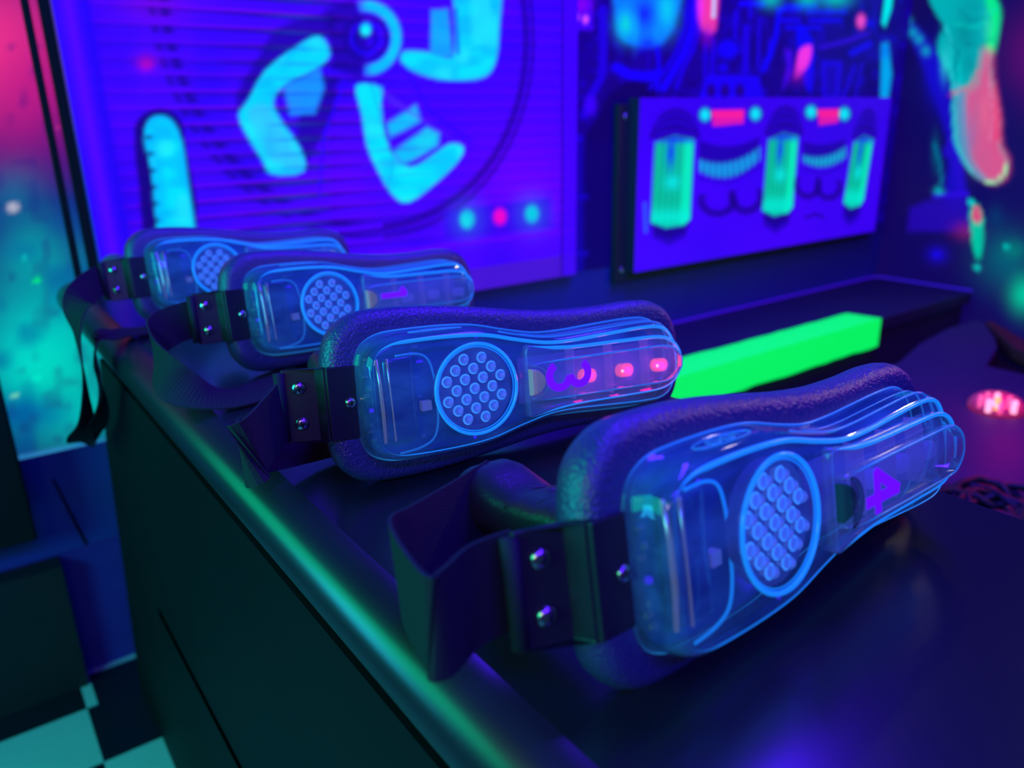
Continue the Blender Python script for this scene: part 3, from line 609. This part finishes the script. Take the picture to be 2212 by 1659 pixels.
UN={1:((268.51878,972.20962,-168.31764),((0.99427,0.0315,0.1022),(0.0908,0.25616,-0.96236),(-0.05649,0.96612,0.25183))),
    2:((297.32239,709.3958,-169.50546),((0.99434,0.03633,0.09986),(0.0901,0.21005,-0.97353),(-0.05634,0.97701,0.20559))),
    3:((268.62928,410.23249,-171.10484),((0.99343,0.0692,-0.0911),(-0.10219,0.17877,-0.97857),(-0.05143,0.98145,0.18467))),
    4:((268.87524,174.96222,-168.65552),((0.99498,0.04587,0.08893),(0.07649,0.22427,-0.97152),(-0.0645,0.97345,0.21963)))}
LAB={1:'farthest laser tag unit at the back of the counter, its strap hanging over the edge',
     2:'laser tag unit with purple number 1 and its strap curled on the counter',
     3:'laser tag unit marked with a purple 3 and three lit red lamps',
     4:'nearest laser tag unit, marked with a purple 4, its ribbed black grip showing behind'}
STRAP={4:[((-117,0,-36),(0,1,0)),((-124,0,-33),(0,1,0)),((-127,-1,-45),(0,1,0))],3:[],2:[],1:[]}

def make_unit(k):
    t,Mx=UN[k];M4=Matrix(((Mx[0][0],Mx[0][1],Mx[0][2],t[0]*S),(Mx[1][0],Mx[1][1],Mx[1][2],t[1]*S),(Mx[2][0],Mx[2][1],Mx[2][2],CZ+t[2]*S),(0,0,0,1)))
    # orthonormalise
    R3=M4.to_3x3();x=R3.col[0].normalized();z=x.cross(R3.col[1]).normalized();y=z.cross(x)
    M4=Matrix(((x[0],y[0],z[0],M4[0][3]),(x[1],y[1],z[1],M4[1][3]),(x[2],y[2],z[2],M4[2][3]),(0,0,0,1)))
    # rest the lowest point of the pad on the counter
    lo=min((M4@Vector((p[0]*S,p[1]*S,w_*S)))[2] for p in padL for w_ in (-44,-40) )
    lo=min((M4@Vector((q_[0]*S,q_[1]*S,w_*S)))[2] for d_,w_ in ((0,-33),(1.5,-39),(6,-44)) for q_ in offset(padL,d_))
    M4[2][3]+=TOP+.0002-lo
    root=empty('laser_tag_unit',None,LAB[k],'laser tag unit','laser tag units standing on the counter',M4)
    # pad
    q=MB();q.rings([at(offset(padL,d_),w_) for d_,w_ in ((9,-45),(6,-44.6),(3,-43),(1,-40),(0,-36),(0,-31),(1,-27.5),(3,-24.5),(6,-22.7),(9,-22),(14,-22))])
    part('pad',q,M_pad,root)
    # housing
    h=part('housing',MB().rings([at(offset(houL,d_),w_) for d_,w_ in ((-1.2,-22),(-1.2,-20.4),(0,-19.6),(.6,-10),(1.4,-6),(2.6,-3),(4.4,-.9),(6.4,0))],cap0=False),M_shell,root)
    ridge('shell_edge',offset(houL,5),-.8,1.3,.38,M_edge,h)
    ridge('shell_edge',offset(houL,-1.4),-20.8,.6,.8,M_edge2,h)
    # extra contour line along the top of the barrel side
    pts=[(p[0],p[1],-7) for p in offset(houL,1.4) if p[1]>14 and p[0]>20]
    part('shell_edge',MB().tube(pts,.7,6),M_edge2,h)
    pts=[(p[0],p[1],-13) for p in offset(houL,.6) if p[1]>5 and p[0]>40]
    part('shell_edge',MB().tube(pts,.4,6),M_edge2,h)
    # oval badge embossed on the upper side of the shell
    q=MB();oc=[( -22+19*math.cos(a),41.1-abs(math.cos(a))**2*.3,-11.5+5.6*math.sin(a)) for a in np.linspace(0,2*math.pi,33)[:-1]];q.tube(oc,.45,5,closed=True)
    for uu in(-28,-18.5): q.tube([(uu+3.6*math.cos(a),41.0,-11.5+3*math.sin(a)) for a in np.linspace(0,2*math.pi,17)[:-1]],.4,5,closed=True)
    q.tube([(-11,41,-14.5),(-11,41,-8.5),(-7.5,41,-14.5),(-7.5,41,-8.5)],.4,5)
    part('badge',q,M_edge2,h)
    # barrel layers
    b=part('barrel_cover',MB().rings([at(offset(l1L,d_),w_) for d_,w_ in ((0,-.6),(.2,3.6),(1.0,4.6),(2.4,5))],cap0=False),M_shell2,root)
    ridge('barrel_edge',offset(l1L,.9),4.3,1.3,.65,M_edge,b)
    part('raised_rib',MB().rings([at(offset(l2L,d_),w_) for d_,w_ in ((0,5),(.2,9.4),(.8,10.5),(2,11))],cap0=False),M_shell2,b)
    ridge('barrel_edge',offset(l2L,.6),10.3,.75,.55,M_edge2,b)
    # button
    q=MB();dl=[(37,-9)]+[(37+11.3*math.cos(a),9*math.sin(a)) for a in np.linspace(-math.pi/2,math.pi/2,15)]+[(37,9)]
    dl=dl[::-1];q.rings([at(dl,4.8),at(dl,8.2),[(38+(p[0]-37)*.86,p[1]*.86,9.2) for p in dl]])
    part('button',q,M_button if k!=4 else M_btn4,root,False)
    # number sticker on the rib
    if k!=1:
        nb=digit({2:'1',3:'3',4:'4'}[k],root,M_num);nb.location=((66 if k!=4 else 69)*S,(1.5 if k!=4 else 0)*S,11.25*S)
        if k in(3,4,2): nb.scale=(1.0,.93,1)
    # sensor dish with 21 LEDs
    q=MB();cl=lambda r_,w_:[(r_*math.cos(a),r_*math.sin(a),w_) for a in np.linspace(0,-2*math.pi,49)[:-1]]
    q.rings([cl(28.0,-9.5),cl(28.2,-5),cl(27.5,-4),cl(26.5,-6),cl(25.5,-7)],cap0=False);dish=part('sensor_dish',q,M_dish,root,False)
    q=MB();q.tube(cl(30,0),1.15,8,closed=True);q.tube(cl(28.0,-.8),.5,6,closed=True);part('lens_ring',q,M_edge,root)
    lm=None
    for i in range(-2,3):
        for j in range(-2,3):
            if abs(i)==2 and abs(j)==2: continue
            if lm is None:
                q=MB();q.dome((0,0,0),2.9,3.0,n=14,k=4,mi=0,base=4.6);q.tube([(3.3*math.cos(a),3.3*math.sin(a),3.4) for a in np.linspace(0,2*math.pi,17)[:-1]],.55,5,closed=True,mi=1)
                q.dome((0,0,.1),.8,.6,n=8,k=2,mi=2,base=.3)
                lm=link('led',q.mesh('led',S),[M_led,M_ledring,M_leddot],dish,True);o=lm
            else: o=lm.copy();C.objects.link(o);o.parent=dish
            o.location=(6.67*(i-j)*S,6.67*(i+j)*S,-7*S)
    # innards
    bd=part('circuit_board',MB().rings([at(offset(houL,d_),w_) for d_,w_ in ((2.4,-21.2),(2.4,-19.6))]),M_board,root,False)
    rr=random.Random(3)
    for n_ in range(14):
        uu=rr.choice([rr.uniform(-71,-67),rr.uniform(-36,-31)]);vv=-30+n_*4.6+rr.uniform(-1,1)
        a=rr.uniform(.9,2.2);bb=rr.uniform(.6,1.5);part('component',MB().box(uu-a,uu+a,vv-bb,vv+bb,-19.59,-19.59+rr.uniform(.8,2.4)),M_speck if n_%6==5 else M_chip,bd,False)
    q=MB();rs=[]
    for vv,sc_ in((-27,.82),(-26,.97),(-24,1),(23,1),(25,.97),(26,.82)):
        rs.append([(-50.5+11*sc_*math.copysign(abs(math.cos(a))**.6,math.cos(a)),vv,-13.2+6*sc_*math.copysign(abs(math.sin(a))**.6,math.sin(a))) for a in np.linspace(0,2*math.pi,25)[:-1]])
    q.rings(rs);part('battery',q,M_batt,root)
    q=MB();q.tube([(-64.2,26,-11),(-63.6,10,-9.5),(-63,-10,-9.5),(-62.6,-28,-11)],[1.1,1.25,1.3,1.1],8);part('battery_glint',q,M_glint,root)  # faintly glowing streaks modelled in place of highlights on the battery
    q=MB();q.tube([(-58.5,26,-7.2),(-58.3,10,-6.6),(-57.6,-10,-6.6),(-57,-27,-7.2)],[.9,.6,.5,.7],8);part('battery_glint',q,M_glint,root)
    part('connector',MB().box(-35,-28,-11.5,-5,-17,-12),M_white,root,False,bevel=.0004)
    q=MB();q.tube([(p[0],p[1],-9.5) for p in catmull([(-52,27),(-38,27),(-30,23),(-26.5,12),(-25.5,-4),(-26,-20),(-30,-30),(-40,-34.5),(-54,-36)],6,False)],.8,6);part('inner_frame',q,M_edge if k==4 else M_edge2,root)
    for uu,vv in((-40,27),(3,34.5),(-3,-32.5)):
        q=MB().dome((uu,vv,-3 if uu>-30 else -12),1.3,.8,n=10,k=3,base=.4);part('boss',q,M_speck,root)
    # barrel innards: three ribs and three indicator lamps
    part('light_guide',MB().box(39,160,-17,15,-14,-11.5),mat('light guide',(0.12,0.12,0.4),.3,emit=(0.02,0.012,0.13),es=.7),root,False)
    for uu in(79,113,147): part('divider',MB().box(uu-.5,uu+.5,-18,18,-12,-2),M_div,root,False)
    lit=(k==3)
    for uu in(93,127,160.5):
        q=MB();lp=[(uu+(2.6 if math.cos(a)>0 else -2.6)+4.6*math.cos(a),-3.2+5.0*math.sin(a)) for a in np.linspace(0,-2*math.pi,25)[:-1]]
        q.rings([at(lp,-8),at(lp,-4.2),[(uu+(p[0]-uu)*.8,-3.2+(p[1]+3.2)*.8,-3) for p in lp]],mi=0)
        if lit: q.dome((uu-4.2,-3.2,-3),1.2,1.0,n=10,k=3,mi=1)
        o=part('indicator_lamp',q,[M_redled,M_hot] if lit else [M_offled],root)
        if lit:
            o['label']='lit red indicator lamp'
            l_=bpy.data.lights.new('indicator_glow','POINT');l_.energy=.02;l_.color=(1,0.0,.22);l_.shadow_soft_size=.004
            lo_=bpy.data.objects.new('indicator_glow',l_);C.objects.link(lo_);lo_.parent=root;lo_.location=((uu)*S,-3.2*S,2.5*S)
    # bracket
    q=MB();pr=[(-117,-38.6),(-96.5,-31.5),(-93.8,-20.2),(-76,-19.8),(-76,-21.9),(-95.5,-22.6),(-98.5,-33.9),(-117,-40.8)]
    q.rings([[(a,-23.3,b_) for a,b_ in pr],[(a,23.3,b_) for a,b_ in pr]]);part('bracket',q,M_plastic,root,False,bevel=.0004)
    nx=math.atan2(7.1,20.5)
    for vv in(11.4,-11.4):
        s_=cross_screw(root,-108,vv,-35.4,4.4);s_.rotation_euler=(0,-nx,.3)
    cross_screw(root,-80.5,0,-19.7,3.6)
    # strap root: webbing folded round the end of the bracket
    rs=[]
    for a in np.linspace(0,2*math.pi,17)[:-1]: rs.append((-118.5+3.6*math.cos(a),-39.5+3.6*math.sin(a)))
    q=MB();q.rings([[(a,-21.5,b_) for a,b_ in rs],[(a,21.5,b_) for a,b_ in rs]]);part('strap_loop',q,M_web,root)
    # hand grip behind the pad
    q=MB();g=[]
    for w_,r1,vc,vr in ((-44,18,5,10),(-52,18,5.5,10),(-58,19,6.3,11),(-66,18,5.6,10),(-74,19,6.5,11),(-82,18,5.8,10.2),(-90,19,6.7,11.2),(-98,18,6,10.5),(-106,19,7.5,12),(-114,19.5,9,14),(-122,20,10.5,16),(-130,20,11,16.5),(-136,19,10.5,15.5),(-140,16,9.5,12.5),(-142,10,9,8)):
        ring=[]
        for a in np.linspace(0,2*math.pi,29)[:-1]:
            c_,s__=math.cos(a),math.sin(a);ring.append((-55+r1*math.copysign(abs(c_)**.6,c_),max(-3.2,vc+vr*math.copysign(abs(s__)**.8,s__)),w_))
        g.append(ring)
    q.rings(g);part('grip',q,M_grip,root)
    for j,w_ in enumerate((-52,-64,-76,-88,-100)):
        part('grip_ridge',MB().tube([(-72,12,w_-12),(-64,15.4,w_-5),(-52,16.9,w_),(-42,15.4,w_+6)],.95,6),M_grip,root)
    return root,M4
roots={}
for k in(1,2,3,4): roots[k]=make_unit(k)
def cam_ribbon(k,pts,wd,name='strap'):
    """strap path given in mm relative to the camera point, stored in the unit's frame"""
    root,M4=roots[k];Mi=M4.inverted();R3=Mi.to_3x3();L=[]
    for c,dv in pts:
        p=Mi@Vector((c[0]*S,c[1]*S,CZ+c[2]*S));dd=R3@Vector(dv);L.append((np.array(p)*1000,np.array(dd)))
    return ribbon(L,wd,1.6,name,M_web,root)
zt=-230.6
cam_ribbon(4,[((154,214,-170),(0,.1,1)),((136,214,-170),(0,.1,1)),((117,207,-171),(0,.1,1)),((114,216,-171),(0,.1,1)),((126,258,-176),(0,.15,1)),((142,270,-180),(0,.2,1)),((172,285,-184),(0,.25,1)),((205,300,-186),(0,.25,1))],42)
cam_ribbon(3,[((152,455,-172),(0,.1,1)),((134,432,-173),(0,.1,1)),((119,414,-174),(0,.1,1)),((116,424,-180),(0,.1,1)),((130,462,-192),(.1,.3,1)),((160,490,-205),(.2,.6,1)),((200,505,-214),(.2,.9,.8)),((240,505,-218),(.2,1,.5))],38)
cam_ribbon(2,[((182,742,-171),(0,.15,1)),((162,742,-173),(0,.2,1)),((143,735,-179),(0,.3,1)),((134,716,-188),(.1,.4,1)),((133,694,-199),(.2,.6,1)),((140,672,-210),(.25,.8,.8)),((158,656,-219),(.2,1,.4)),((185,656,-225),(0,1,.12)),((220,680,-227.5),(-.2,1,.05)),((262,706,-228.5),(-.3,1,.0))],34)
cam_ribbon(1,[((154,1008,-168),(0,.2,1)),((132,990,-172),(0,.5,1)),((112,955,-182),(-.1,1,.7)),((102,930,-212),(0,1,.2)),((99,930,-255),(.15,1,0)),((98,985,-318),(.5,1,0)),((97,1065,-372),(1,.3,-.1)),((102,1112,-396),(1,0,-.1)),((110,1110,-390),(1,.1,0)),((114,1025,-346),(.8,.6,0)),((114,955,-288),(.2,1,0)),((114,935,-254),(0,1,0)),((120,935,-222),(.3,1,.3)),((146,945,-221),(.3,1,0)),((180,965,-227.5),(0,1,0)),((215,985,-228.4),(0,1,0))],32)
